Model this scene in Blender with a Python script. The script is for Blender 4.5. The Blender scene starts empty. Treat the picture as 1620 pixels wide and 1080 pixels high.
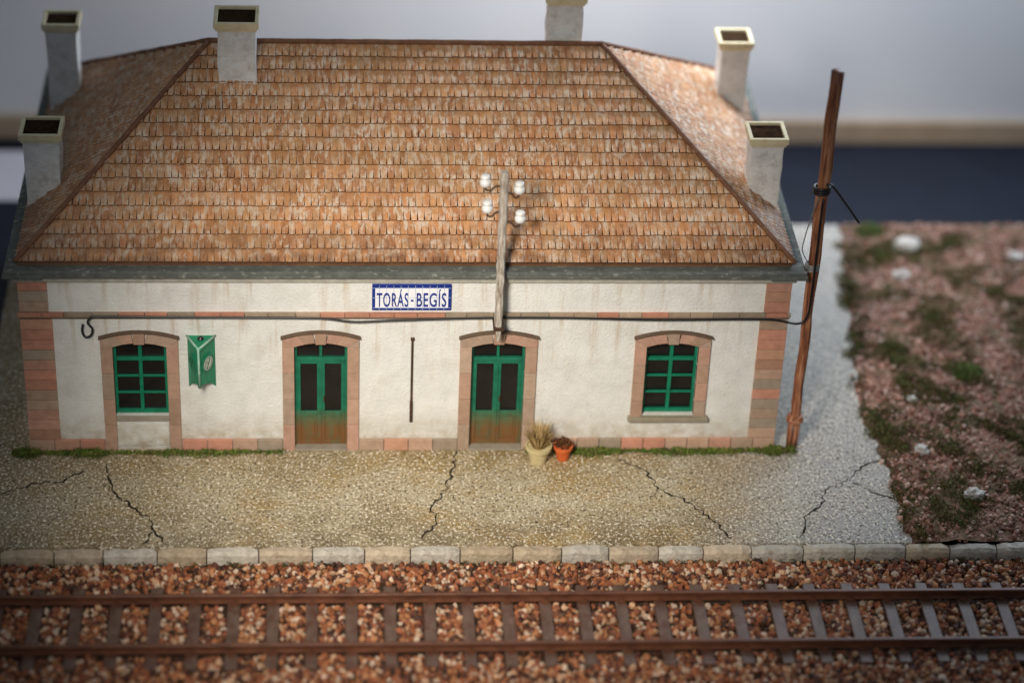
import bpy, bmesh, math, random
import numpy as np
from mathutils import Vector, Matrix
from mathutils import noise as mn
random.seed(7); rng = np.random.default_rng(7)
C = bpy.context.scene.collection
PI = math.pi

# ------------------------------------------------------------------ camera
CP = np.array([-1.49733, -43.91340, 30.94976]); YAW, PIT, ROL, FPX = 0.08408, 0.56920, 0.04538, 3913.6
_f = np.array([math.sin(YAW)*math.cos(PIT), math.cos(YAW)*math.cos(PIT), -math.sin(PIT)])
_r = np.array([math.cos(YAW), -math.sin(YAW), 0.]); _u = np.cross(_r, _f)
_r2 = _r*math.cos(ROL)+_u*math.sin(ROL); _u2 = -_r*math.sin(ROL)+_u*math.cos(ROL)
cd = bpy.data.cameras.new('camera'); cam = bpy.data.objects.new('camera', cd); C.objects.link(cam)
cam.matrix_world = Matrix(((_r2[0],_u2[0],-_f[0],CP[0]),(_r2[1],_u2[1],-_f[1],CP[1]),(_r2[2],_u2[2],-_f[2],CP[2]),(0,0,0,1)))
cd.sensor_width = 36; cd.lens = FPX/1620*36; cd.clip_start = 1; cd.clip_end = 400
cd.dof.use_dof = True
cd.dof.focus_distance = float((np.array([1.0,-0.6,2.6])-CP)@_f)
cd.dof.aperture_fstop = 0.076
bpy.context.scene.camera = cam
def onp(ax, val, px, py):     # real-world point seen at a spot of the photograph on a known plane
    d = _f+_r2*(px-810)/FPX+_u2*(540-py)/FPX; t = (val-CP[ax])/d[ax]; q = CP+d*t
    return (float(q[0]), float(q[1]), float(q[2]))
def G(px, py, z=0.0): return onp(2, z, px, py)
def F(px, py, y=0.0): return onp(1, y, px, py)

# ------------------------------------------------------------------ material helpers
def nmat(name):
    m = bpy.data.materials.new(name); m.use_nodes = True
    nt = m.node_tree; b = nt.nodes['Principled BSDF']; return m, nt, b
def node(nt, t, **kw):
    n = nt.nodes.new(t)
    for k, v in kw.items():
        if k in ('operation','blend_type','data_type','attribute_name','feature'): setattr(n, k, v)
        else: n.inputs[k].default_value = v
    return n
def ramp(nt, fac, stops):
    r = nt.nodes.new('ShaderNodeValToRGB'); e = r.color_ramp.elements
    while len(e) < len(stops): e.new(0.5)
    for i, (p, c) in enumerate(stops):
        e[i].position = p; e[i].color = (c[0],c[1],c[2],1) if hasattr(c,'__len__') else (c,c,c,1)
    nt.links.new(fac, r.inputs[0]); return r.outputs[0]
def mix(nt, fac, a, b, mode='MIX'):
    n = nt.nodes.new('ShaderNodeMix'); n.data_type = 'RGBA'; n.blend_type = mode
    for idx, v in ((0, fac), (6, a), (7, b)):
        if isinstance(v, bpy.types.NodeSocket): nt.links.new(v, n.inputs[idx])
        else: n.inputs[idx].default_value = v if idx == 0 else (v[0],v[1],v[2],1)
    return n.outputs[2]
def coords(nt, stretch=(1,1,1)):
    tc = nt.nodes.new('ShaderNodeTexCoord'); mp = nt.nodes.new('ShaderNodeMapping'); mp.inputs['Scale'].default_value = stretch
    nt.links.new(tc.outputs['Object'], mp.inputs[0]); return mp.outputs[0]
def noise(nt, scale, detail=4, rough=.6, stretch=(1,1,1)):
    n = node(nt, 'ShaderNodeTexNoise', Scale=scale, Detail=detail, Roughness=rough)
    nt.links.new(coords(nt, stretch), n.inputs['Vector']); return n.outputs['Fac']
def math2(nt, op, a, b, clamp=False):
    n = nt.nodes.new('ShaderNodeMath'); n.operation = op; n.use_clamp = clamp
    for i, v in ((0,a),(1,b)):
        if isinstance(v, bpy.types.NodeSocket): nt.links.new(v, n.inputs[i])
        else: n.inputs[i].default_value = v
    return n.outputs[0]
def bump(nt, b, h, strength, dist=.02):
    n = node(nt, 'ShaderNodeBump', Strength=strength, Distance=dist); nt.links.new(h, n.inputs['Height']); nt.links.new(n.outputs[0], b.inputs['Normal'])
def xyz(nt, ax):
    tc = nt.nodes.new('ShaderNodeTexCoord'); sx = nt.nodes.new('ShaderNodeSeparateXYZ'); nt.links.new(tc.outputs['Object'], sx.inputs[0]); return sx.outputs[ax]
def mrange(nt, v, a, b):
    n = node(nt, 'ShaderNodeMapRange'); n.inputs[1].default_value = a; n.inputs[2].default_value = b; nt.links.new(v, n.inputs[0]); return n.outputs[0]
def pm(name, stops, scale=3, detail=5, stretch=(1,1,1), rough=.8, bs=0, bscale=20, bdist=.02, attr=False, grime=None, spec=.3, metal=0):
    m, nt, b = nmat(name)
    c = ramp(nt, noise(nt, scale, detail, .65, stretch), stops)
    if attr:
        a = node(nt, 'ShaderNodeAttribute', attribute_name='Col'); c = mix(nt, 1.0, a.outputs['Color'], c, 'MULTIPLY')
    if grime:
        gcol, gscale, lo, hi, gst = grime
        c = mix(nt, ramp(nt, noise(nt, gscale, 6, .7, gst), [(lo,0),(hi,1)]), c, gcol)
    nt.links.new(c, b.inputs['Base Color'])
    b.inputs['Roughness'].default_value = rough; b.inputs['Specular IOR Level'].default_value = spec; b.inputs['Metallic'].default_value = metal
    if bs: bump(nt, b, noise(nt, bscale, 5), bs, bdist)
    return m
def plaster(name, base=(.82,.82,.79)):
    m, nt, b = nmat(name)
    c = ramp(nt, noise(nt, 2.2, 6), [(.3, tuple(v*.86 for v in base)), (.62, base)])
    Z = xyz(nt, 2)
    streak = ramp(nt, noise(nt, 2.8, 5, .65, (1.5,1.5,.12)), [(.52,0),(.70,.80)])
    def hang(top, length): return math2(nt, 'MULTIPLY', mrange(nt, Z, top-length, top), math2(nt, 'LESS_THAN', Z, top))
    ad = math2(nt, 'ADD', hang(3.40,1.4), hang(4.4,1.1), True)
    c = mix(nt, math2(nt, 'MULTIPLY', ad, streak), c, (.45,.30,.14))
    g = math2(nt, 'MULTIPLY', mrange(nt, Z, 1.0, .25), ramp(nt, noise(nt, 4, 6), [(.35,.2),(.66,.9)]))
    c = mix(nt, g, c, (.44,.37,.26))
    c = mix(nt, ramp(nt, noise(nt, 1.2, 6, .7), [(.53,0),(.73,.45)]), c, (.58,.52,.41))
    c = mix(nt, ramp(nt, noise(nt, 20, 4, .7), [(.56,0),(.70,.5)]), c, (.50,.48,.43))
    nt.links.new(c, b.inputs['Base Color']); b.inputs['Roughness'].default_value = .9; b.inputs['Specular IOR Level'].default_value = .2
    bump(nt, b, noise(nt, 16, 5, .7), .7, .035); return m

M = {}
M['plaster'] = plaster('weathered_plaster')
def chimmat():
    m, nt, b = nmat('chimney_plaster')
    c = ramp(nt, noise(nt, 4, 6), [(.3,(.66,.65,.62)),(.55,(.86,.86,.85))])
    c = mix(nt, ramp(nt, noise(nt, 4, 6, .7, (1,1,.6)), [(.56,0),(.76,.7)]), c, (.38,.31,.22))
    nt.links.new(c, b.inputs['Base Color']); b.inputs['Roughness'].default_value = .9
    bump(nt, b, noise(nt, 12, 6, .7), .9, .05); return m
M['chim'] = chimmat()
M['cap'] = pm('cream_cap', [(.3,(.68,.58,.36)),(.7,(.84,.76,.52))], 5, rough=.6, bs=.2, grime=((.34,.24,.12),8,.60,.82,(1,1,1)))
M['flue'] = pm('dark_flue', [(.3,(.02,.012,.008)),(.7,(.06,.035,.02))], 8, rough=1, spec=0)
M['stone'] = pm('painted_stone', [(.3,(.76,.74,.72)),(.7,(1,1,1))], 6, 6, rough=.85, bs=.35, bscale=30, attr=True, grime=((.26,.17,.12),9,.62,.86,(1,1,1)))
def roofmat():
    m, nt, b = nmat('clay_tiles')
    a = node(nt, 'ShaderNodeAttribute', attribute_name='Col')
    c = mix(nt, 1.0, a.outputs['Color'], ramp(nt, noise(nt, 8, 6, .7, (1,.7,.7)), [(.30,(.62,.56,.50)),(.52,(1,1,1)),(.70,(1.15,1.10,1.0))]), 'MULTIPLY')
    light = math2(nt, 'MULTIPLY', ramp(nt, noise(nt, 7, 5, .75, (1.5,.5,.5)), [(.50,0),(.58,.85)]), ramp(nt, noise(nt, 1.1, 4), [(.33,.45),(.56,1)]))
    c2 = mix(nt, light, c, (.78,.66,.53))
    sep = nt.nodes.new('ShaderNodeSeparateColor'); nt.links.new(a.outputs['Color'], sep.inputs[0])
    c = mix(nt, math2(nt, 'GREATER_THAN', sep.outputs[0], .28), c, c2)
    c = mix(nt, ramp(nt, noise(nt, .8, 5, .6), [(.50,0),(.72,.50)]), c, (.34,.19,.075))
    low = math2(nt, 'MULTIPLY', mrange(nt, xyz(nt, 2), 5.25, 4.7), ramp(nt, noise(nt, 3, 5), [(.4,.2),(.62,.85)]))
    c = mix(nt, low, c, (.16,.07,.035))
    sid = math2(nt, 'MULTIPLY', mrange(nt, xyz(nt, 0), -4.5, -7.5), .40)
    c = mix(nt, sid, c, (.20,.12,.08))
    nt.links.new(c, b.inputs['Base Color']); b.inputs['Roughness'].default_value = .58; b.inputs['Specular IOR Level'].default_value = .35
    bump(nt, b, noise(nt, 20, 5), .5, .02); return m
M['roof'] = roofmat()
M['ridge'] = pm('ridge_clay', [(.3,(.13,.055,.03)),(.7,(.25,.12,.065))], 6, rough=.6, bs=.2)
M['cornice'] = pm('cornice_grey', [(.3,(.080,.090,.082)),(.7,(.15,.16,.145))], 4, 6, rough=.8, bs=.5, bscale=18, grime=((.44,.45,.40),12,.57,.72,(.5,1,1)))
M['moulding'] = pm('moulding', [(.3,(.32,.31,.26)),(.7,(.50,.48,.42))], 5, rough=.8)
M['green'] = pm('green_paint', [(.3,(.004,.14,.075)),(.7,(.010,.24,.13))], 6, rough=.45, bs=.15, bscale=40)
M['clockgreen'] = pm('clock_green', [(.3,(.006,.19,.09)),(.7,(.015,.30,.15))], 6, rough=.45, bs=.15, bscale=30)
M['palegreen'] = pm('rubbed_green_edge', [(.3,(.18,.42,.31)),(.7,(.50,.66,.56))], 10, rough=.5)
def doorpaint():
    m, nt, b = nmat('worn_green_door')
    c = ramp(nt, noise(nt, 6, 5), [(.3,(.004,.11,.06)),(.7,(.010,.20,.11))])
    g = math2(nt, 'MULTIPLY', mrange(nt, xyz(nt, 2), 1.0, .45), ramp(nt, noise(nt, 4, 6, .7, (2,1,.6)), [(.30,.5),(.55,1)]))
    c = mix(nt, g, c, (.19,.085,.028)); nt.links.new(c, b.inputs['Base Color']); b.inputs['Roughness'].default_value = .5; return m
M['greendoor'] = doorpaint()
M['glass'] = pm('dark_glass', [(.3,(.006,.006,.006)),(.7,(.014,.012,.011))], 2, rough=.10, spec=.4)
def platmat():
    m, nt, b = nmat('platform_concrete')
    c = ramp(nt, noise(nt, .5, 7, .65), [(.30,(.29,.22,.12)),(.47,(.45,.37,.23)),(.60,(.54,.47,.33)),(.75,(.60,.55,.45))])
    c = mix(nt, ramp(nt, noise(nt, .8, 6, .6, (.5,1,1)), [(.48,0),(.63,.8)]), c, (.42,.27,.085))
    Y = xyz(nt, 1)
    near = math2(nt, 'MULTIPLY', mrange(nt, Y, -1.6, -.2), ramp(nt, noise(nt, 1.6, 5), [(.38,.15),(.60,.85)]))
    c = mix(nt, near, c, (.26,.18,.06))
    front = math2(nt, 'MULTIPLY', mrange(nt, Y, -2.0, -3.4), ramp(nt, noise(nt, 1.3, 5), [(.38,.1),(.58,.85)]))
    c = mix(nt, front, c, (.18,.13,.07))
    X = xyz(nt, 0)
    c = mix(nt, mrange(nt, X, 5.5, 8.8), c, mix(nt, .75, c, (.43,.43,.44)))  # cool cast of the window light painted into the right end
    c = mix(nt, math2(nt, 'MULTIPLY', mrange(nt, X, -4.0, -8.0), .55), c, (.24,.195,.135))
    # grit: dark pits and pale grains of two sizes
    c = mix(nt, ramp(nt, noise(nt, 12.5, 1.5, .6), [(.34,.95),(.43,0)]), c, (.10,.075,.04))
    c = mix(nt, ramp(nt, noise(nt, 17, 1.5, .6, (1,1.1,1.1)), [(.36,.85),(.44,0)]), c, (.15,.115,.065))
    c = mix(nt, ramp(nt, noise(nt, 14, 1.5, .6, (1.1,1,1)), [(.58,0),(.66,.95)]), c, (.88,.81,.67))
    c = mix(nt, ramp(nt, noise(nt, 19, 1.5, .6), [(.59,0),(.66,.85)]), c, (.80,.74,.62))
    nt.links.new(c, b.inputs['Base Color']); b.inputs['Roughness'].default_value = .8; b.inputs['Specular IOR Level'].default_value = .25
    bump(nt, b, noise(nt, 15, 3, .7), .8, .04); return m
M['platform'] = platmat()
M['crack'] = pm('crack_dark', [(.3,(.014,.011,.008)),(.7,(.04,.03,.02))], 8, rough=1)
M['kerb'] = pm('kerb_stone', [(.3,(.68,.66,.63)),(.7,(1,1,1))], 7, 6, rough=.8, bs=.9, bscale=12, bdist=.05, attr=True, grime=((.20,.14,.09),5,.55,.82,(1,1,1)))
M['pebble'] = pm('pebbles', [(.3,(.7,.68,.66)),(.7,(1.0,1.0,1.0))], 9, 4, rough=.65, attr=True, spec=.35)
M['soil'] = pm('soil', [(.3,(.03,.016,.010)),(.7,(.08,.04,.024))], 6, 6, rough=.95, bs=.8, bscale=14, bdist=.05)
M['rail'] = pm('rusty_rail', [(.3,(.075,.027,.014)),(.7,(.18,.068,.035))], 5, 5, (.4,1,1), rough=.48, bs=.3, bscale=24, spec=.45, metal=.1)
M['sleeper'] = pm('sleeper', [(.3,(.10,.058,.042)),(.7,(.18,.115,.088))], 5, 6, (1,.4,1), rough=.50, bs=.35, bscale=16, spec=.35, grime=((.10,.034,.018),4,.48,.70,(1,1,1)))
def earth():
    m, nt, b = nmat('red_earth')
    c = ramp(nt, noise(nt, 5, 8, .7), [(.3,(.10,.045,.028)),(.5,(.26,.125,.085)),(.7,(.46,.27,.20))])
    c = mix(nt, ramp(nt, noise(nt, 1.0, 6, .7), [(.43,0),(.58,.8)]), c, (.10,.085,.038))
    nt.links.new(c, b.inputs['Base Color']); b.inputs['Roughness'].default_value = .95; bump(nt, b, noise(nt, 12, 6), 1, .06); return m
M['groundpink'] = earth()
M['leaf'] = pm('foliage', [(.3,(.6,.6,.6)),(.7,(1.1,1.1,1.1))], 3, rough=.85, attr=True, spec=.15)
M['white_rock'] = pm('white_rock', [(.3,(.46,.41,.36)),(.6,(.70,.66,.61))], 5, rough=.85, bs=.8, bscale=9, bdist=.05)
M['greywood'] = pm('grey_weathered_wood', [(.34,(.12,.085,.06)),(.48,(.42,.36,.30)),(.66,(.70,.66,.60))], 9, 6, (2,2,.25), rough=.85, bs=.8, bscale=12)
M['redwood'] = pm('red_brown_pole', [(.36,(.06,.02,.012)),(.48,(.29,.10,.045)),(.62,(.55,.26,.14))], 7, 6, (2,2,.14), rough=.5, bs=.4, bscale=14, spec=.5)
M['porcelain'] = pm('porcelain', [(.3,(.82,.82,.80)),(.7,(.88,.88,.87))], 3, rough=.2, spec=.6)
M['iron'] = pm('rusty_iron', [(.3,(.03,.018,.012)),(.7,(.10,.05,.03))], 12, rough=.6)
M['black'] = pm('black_plastic', [(.3,(.008,.008,.010)),(.7,(.018,.018,.02))], 5, rough=.35, spec=.5)
M['wire'] = pm('grey_wire', [(.3,(.25,.24,.23)),(.7,(.40,.39,.37))], 8, rough=.4, metal=.5)
M['enamel'] = pm('white_enamel', [(.3,(.84,.86,.91)),(.7,(.90,.91,.95))], 4, rough=.3, spec=.5)
M['navy'] = pm('navy_enamel', [(.3,(.008,.026,.20)),(.7,(.015,.042,.29))], 6, rough=.35, spec=.5)
M['joint'] = pm('tile_joint', [(.3,(.36,.42,.60)),(.7,(.48,.53,.70))], 4, rough=.7)
M['potcream'] = pm('cream_pot', [(.3,(.52,.43,.22)),(.7,(.68,.58,.33))], 6, rough=.6, bs=.2)
M['potorange'] = pm('orange_pot', [(.3,(.55,.11,.03)),(.7,(.70,.16,.045))], 6, rough=.55, bs=.2)
M['table'] = pm('dark_blue_table', [(.3,(.005,.008,.017)),(.7,(.009,.013,.027))], 1, rough=.55)
M['backwall'] = pm('pale_wall', [(.3,(.68,.69,.73)),(.7,(.76,.76,.77))], .12, 2, rough=.9)
M['skirt'] = pm('beige_strip', [(.3,(.36,.26,.17)),(.7,(.44,.33,.23))], 1, 3, rough=.6)
M['paper'] = pm('white_paper', [(.3,(.66,.64,.70)),(.7,(.72,.70,.76))], 1, rough=.8)
M['board'] = pm('board_side', [(.3,(.03,.025,.022)),(.7,(.06,.05,.045))], 2, rough=.8)
M['dial'] = pm('dial_white', [(.3,(.42,.52,.43)),(.7,(.60,.66,.58))], 5, rough=.4)

# ------------------------------------------------------------------ mesh helpers
class MB:
    def __init__(s): s.v=[]; s.f=[]; s.c=[]
    def add(s, vs, fs, col=(1,1,1)):
        n=len(s.v); s.v+= [tuple(v) for v in vs]; s.f += [tuple(i+n for i in f) for f in fs]; s.c += [col]*len(fs)
    def box(s, x0,x1,y0,y1,z0,z1, col=(1,1,1), j=0):
        v=[(x+random.uniform(-j,j),y+random.uniform(-j,j),z+random.uniform(-j,j)) for z in (z0,z1) for y in (y0,y1) for x in (x0,x1)]
        s.add(v, [(0,2,3,1),(4,5,7,6),(0,1,5,4),(2,6,7,3),(0,4,6,2),(1,3,7,5)], col)
    def prism(s, pts, y0, y1, col=(1,1,1)):
        n=len(pts); v=[(x,y0,z) for x,z in pts]+[(x,y1,z) for x,z in pts]
        s.add(v, [tuple(range(n)), tuple(range(2*n-1,n-1,-1))]+[(i,i+n,(i+1)%n+n,(i+1)%n) for i in range(n)], col)
    def tube(s, pts, r, n=8, col=(1,1,1), cap=True):
        pts=[Vector(p) for p in pts]; rr=r if hasattr(r,'__len__') else [r]*len(pts); rings=[]; up=None
        for i,p in enumerate(pts):
            t=(pts[min(i+1,len(pts)-1)]-pts[max(i-1,0)]).normalized()
            if up is None: up = Vector((0,0,1)) if abs(t.z)<.9 else Vector((1,0,0))
            a=t.cross(up).normalized(); b_=a.cross(t).normalized(); up=b_
            rings.append([p+a*math.cos(2*PI*k/n)*rr[i]+b_*math.sin(2*PI*k/n)*rr[i] for k in range(n)])
        v=[q for R_ in rings for q in R_]; f=[]
        for i in range(len(pts)-1):
            for k in range(n): f.append((i*n+k, i*n+(k+1)%n, (i+1)*n+(k+1)%n, (i+1)*n+k))
        if cap: f.append(tuple(range(n-1,-1,-1))); f.append(tuple((len(pts)-1)*n+k for k in range(n)))
        s.add(v,f,col)
    def lathe(s, prof, c=(0,0,0), n=20, col=(1,1,1)):
        v=[(c[0]+r*math.cos(2*PI*k/n), c[1]+r*math.sin(2*PI*k/n), c[2]+z) for r,z in prof for k in range(n)]; f=[]
        for i in range(len(prof)-1):
            for k in range(n): f.append((i*n+k, i*n+(k+1)%n, (i+1)*n+(k+1)%n, (i+1)*n+k))
        f.append(tuple(range(n-1,-1,-1))); f.append(tuple((len(prof)-1)*n+k for k in range(n))); s.add(v,f,col)
    def build(s, name, m, parent=None, bevel=0, smooth=False, loc=None, seg=2):
        me=bpy.data.meshes.new(name); me.from_pydata(s.v,[],s.f)
        at=me.color_attributes.new('Col','FLOAT_COLOR','CORNER'); k=[]
        for p,c in zip(me.polygons,s.c): k += list((c[0],c[1],c[2],1.0))*p.loop_total
        at.data.foreach_set('color',k)
        if smooth:
            for p in me.polygons: p.use_smooth=True
        me.materials.append(m); o=bpy.data.objects.new(name,me); C.objects.link(o)
        if parent: o.parent=parent
        if loc: o.location=loc
        if bevel:
            b=o.modifiers.new('bevel','BEVEL'); b.width=bevel; b.segments=seg; b.limit_method='ANGLE'; b.angle_limit=.7
        return o
def tag(o,label,cat,group=None,kind=None):
    if label: o['label']=label
    if cat: o['category']=cat
    if group: o['group']=group
    if kind: o['kind']=kind
    return o
def thing(name,label,cat,loc=(0,0,0),group=None):
    o=bpy.data.objects.new(name,None); C.objects.link(o); o.location=loc; o.empty_display_size=.2; return tag(o,label,cat,group)
def scatter(name, tv, tf, pos, scl, col, m, tilt=PI, vj=0):
    tv=np.array(tv,float); N=len(pos); K=len(tv)
    a=rng.uniform(0,2*PI,N); bx=rng.uniform(-tilt,tilt,N); by=rng.uniform(-tilt,tilt,N)
    ca,sa,cb,sb,cc,sc=np.cos(a),np.sin(a),np.cos(bx),np.sin(bx),np.cos(by),np.sin(by)
    Z=np.zeros(N); O=np.ones(N)
    Rz=np.stack([ca,-sa,Z,sa,ca,Z,Z,Z,O],1).reshape(N,3,3); Rx=np.stack([O,Z,Z,Z,cb,-sb,Z,sb,cb],1).reshape(N,3,3); Ry=np.stack([cc,Z,sc,Z,O,Z,-sc,Z,cc],1).reshape(N,3,3)
    Rr=Rz@Rx@Ry
    base=np.repeat(tv[None],N,0)
    if vj: base=base*(1+rng.uniform(-vj,vj,(N,K,1)))
    V=np.einsum('nij,nkj->nki',Rr,base*scl[:,None,:])+pos[:,None,:]
    tf=np.array(tf); Fc=(tf[None]+(np.arange(N)*K)[:,None,None]).reshape(-1,tf.shape[1])
    me=bpy.data.meshes.new(name); me.from_pydata(V.reshape(-1,3).tolist(),[],Fc.tolist())
    at=me.color_attributes.new('Col','FLOAT_COLOR','POINT')
    cc4=np.ones((N,K,4)); cc4[:,:,:3]=col[:,None,:]; at.data.foreach_set('color',cc4.reshape(-1).astype(np.float32))
    me.materials.append(m); o=bpy.data.objects.new(name,me); C.objects.link(o)
    return o
t_=(1+5**.5)/2
ICO_V=np.array([(-1,t_,0),(1,t_,0),(-1,-t_,0),(1,-t_,0),(0,-1,t_),(0,1,t_),(0,-1,-t_),(0,1,-t_),(t_,0,-1),(t_,0,1),(-t_,0,-1),(-t_,0,1)])/1.902
ICO_F=[(0,11,5),(0,5,1),(0,1,7),(0,7,10),(0,10,11),(1,5,9),(5,11,4),(11,10,2),(10,7,6),(7,1,8),(3,9,4),(3,4,2),(3,2,6),(3,6,8),(3,8,9),(4,9,5),(2,4,11),(6,2,10),(8,6,7),(9,8,1)]
def pick(cols,N,j=.18):
    c=np.array(cols)[rng.integers(0,len(cols),N)]; return c*(1+rng.uniform(-j,j,(N,1)))
def sc_(c,lo=.88,hi=1.12):
    k=random.uniform(lo,hi); return tuple(v*k for v in c)

# ------------------------------------------------------------------ surroundings
b=MB(); b.box(-60,60,-30,16.5,-1.5,-1.2); tag(b.build('table_top',M['table']),None,None,kind='structure')
b=MB(); b.box(-60,60,16.52,17,-1.5,10); tag(b.build('back_wall',M['backwall']),None,None,kind='structure')
b=MB(); b.box(-60,60,16.3,16.515,-1.196,-.5); tag(b.build('wall_skirting',M['skirt'],bevel=.05),None,None,kind='structure')
b=MB(); b.box(-19,-9.6,12.9,15.6,-1.196,-1.17,j=.01); tag(b.build('paper_sheet',M['paper']),'blurred white sheet lying on the dark table behind the left end of the station','paper')
b=MB(); b.box(-9.25,19,-9.2,9.75,-1.195,-.42); tag(b.build('base_board',M['board'],bevel=.02),None,None,kind='structure')

PF=-3.44
EDGE=[(PF,10.42),(-2.5,10.4),(-1.2,10.42),(0,10.36),(1.2,10.25),(2.2,10.32),(3.4,10.45),(4.8,10.6),(6.2,10.75),(7.6,10.95),(9.75,11.2)]
def edge(y):
    for (a,xa),(c,xc) in zip(EDGE,EDGE[1:]):
        if a<=y<=c: return xa+(xc-xa)*(y-a)/(c-a)+.05*math.sin(y*5)+.03*math.sin(y*13)
    return EDGE[0][1] if y<EDGE[0][0] else EDGE[-1][1]
b=MB(); ys=np.linspace(PF,9.75,120)
vs=[]
for y in ys: vs += [(-9.25,y,0),(edge(y),y,0),(-9.25,y,-.4),(edge(y),y,-.4)]
fs=[]
for i in range(len(ys)-1):
    a=4*i; n=a+4; fs += [(a,a+1,n+1,n),(a+1,a+3,n+3,n+1),(a,n,n+2,a+2)]
fs += [(0,2,3,1),(len(vs)-4,len(vs)-3,len(vs)-1,len(vs)-2)]
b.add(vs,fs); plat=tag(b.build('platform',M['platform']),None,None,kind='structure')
def crack(pix,w=.024):
    P=[Vector(G(*q)) for q in pix]; L=[P[0]]
    for a,c in zip(P,P[1:]):
        n=max(2,int((c-a).length/.08)); d=(c-a).normalized(); nn=Vector((-d.y,d.x,0))
        for i in range(1,n+1):
            q=a+(c-a)*i/n
            if i<n: q=q+nn*random.uniform(-.06,.06)
            L.append(q)
    m=MB(); vs=[]
    for i,q in enumerate(L):
        d=(L[min(i+1,len(L)-1)]-L[max(0,i-1)]).normalized(); nn=Vector((-d.y,d.x,0)); ww=w*random.uniform(.25,1.3)*(.4 if i in(0,len(L)-1) else 1)
        vs += [tuple(q+nn*ww+Vector((0,0,.004))),tuple(q-nn*ww+Vector((0,0,.004)))]
    m.add(vs,[(2*i,2*i+1,2*i+3,2*i+2) for i in range(len(L)-1)]); m.build('crack',M['crack'],plat)
for c in ([(168,735),(185,782),(215,805),(240,825),(250,848),(268,862)],[(245,840),(224,860)],[(722,712),(715,742),(705,775),(683,800),(690,825),(667,852)],
          [(975,725),(1020,745),(1040,770),(1090,795),(1130,825),(1158,852)],[(1265,852),(1275,815),(1300,795),(1305,775),(1340,760),(1370,735),(1405,720)],
          [(1348,764),(1385,780),(1430,796)],[(0,782),(50,765),(100,762),(132,742)]): crack(c)
for c in ([(1290,612),(1330,635),(1365,648)],[(183,778),(160,762)],[(705,775),(722,790)],[(1090,795),(1110,788)],[(1041,770),(1030,790)],[(1302,785),(1285,778)]): crack(c,.010)

# kerb stones
kc=[((.52,.42,.30),'tan'),((.66,.61,.53),'pale grey'),((.64,.53,.40),'pale tan'),((.56,.52,.46),'grey')]
x=-9.25; i=0
ords=['first','second','third','fourth','fifth','sixth','seventh','eighth','ninth','tenth','eleventh','twelfth','thirteenth','fourteenth','fifteenth','sixteenth','seventeenth','eighteenth','nineteenth','twentieth','twenty-first','twenty-second','twenty-third','twenty-fourth']
seq=[0,0,2,3,0,1,2,3,2,1,0,0,3,2,1,2,3,1,3,2,3,1]
while x<13.6 and i<24:
    L=random.uniform(.92,1.10); c,nm=kc[seq[i%22]]; c=sc_(c)
    m=MB(); n=10; z1=random.uniform(-.01,.03); yj=random.uniform(-.02,.02)
    prof=[(PF-.022,-.3),(PF-.022,z1-.03),(PF-.06,z1),(PF-.20+yj,z1-.005),(PF-.265+yj,z1-.06),(PF-.275+yj,-.3)]
    vs=[]
    for k in range(n+1):
        xx=.010+(L-.020)*k/n; e=.05 if k in(0,n) else (.018 if k in (1,n-1) else 0)
        for q,(py,pz) in enumerate(prof):
            vs.append((xx, py+random.uniform(-.016,.016)+(e if q>2 else 0), pz+random.uniform(-.016,.016)-(e if 0<q<5 else 0)))
    fs=[(k*6+q,k*6+q+1,(k+1)*6+q+1,(k+1)*6+q) for k in range(n) for q in range(5)]+[tuple(range(5,-1,-1)),tuple(n*6+q for q in range(6))]
    m.add(vs,fs,c); o=m.build('kerb_stone',M['kerb'],loc=(x,0,0),bevel=.012)
    tag(o,'%s stone in the kerb along the platform edge, %s from the left'%(nm,ords[i]),'kerb stone','kerb stones along the platform edge'); x+=L; i+=1

# right-hand ground
nx,ny=70,110; vs=[]
for j in range(ny+1):
    y=PF-.01+(9.76-PF)*j/ny
    for i in range(nx+1):
        xx=9.9+(19-9.9)*(i/nx); d=xx-edge(y); h=-.06 if d<0 else min(.03,-.06+d*.5)
        vs.append((xx,y,h+(.05*mn.noise((xx*1.7,y*1.7,0))+.03*mn.noise((xx*6,y*6,3)) if d>.05 else 0)))
fs=[(j*(nx+1)+i,j*(nx+1)+i+1,(j+1)*(nx+1)+i+1,(j+1)*(nx+1)+i) for j in range(ny) for i in range(nx)]
b=MB(); b.add(vs,fs); tag(b.build('earth_ground',M['groundpink'],smooth=True),None,None,kind='structure')
N=11500; p=np.stack([rng.uniform(10.2,17.6,N),rng.uniform(PF,9.7,N),np.zeros(N)],1)
keep=np.array([q[0]>edge(q[1])+rng.normal(0,.06) and mn.noise((q[0]*.9,q[1]*.9,2))>-.15+rng.normal(0,.12) for q in p]); p=p[keep]; N=len(p); p[:,2]=.03+rng.uniform(-.02,.04,N)
s=rng.uniform(.024,.060,(N,1))*rng.uniform(.6,1.3,(N,3))
tag(scatter('gravel',ICO_V,ICO_F,p,s,pick([(.48,.24,.17),(.58,.35,.27),(.70,.51,.43),(.38,.17,.12),(.22,.10,.065),(.17,.08,.05),(.60,.38,.31)],N),M['pebble'],vj=.25),'pinkish red gravel scattered on the ground right of the platform','gravel',kind='stuff')

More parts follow.
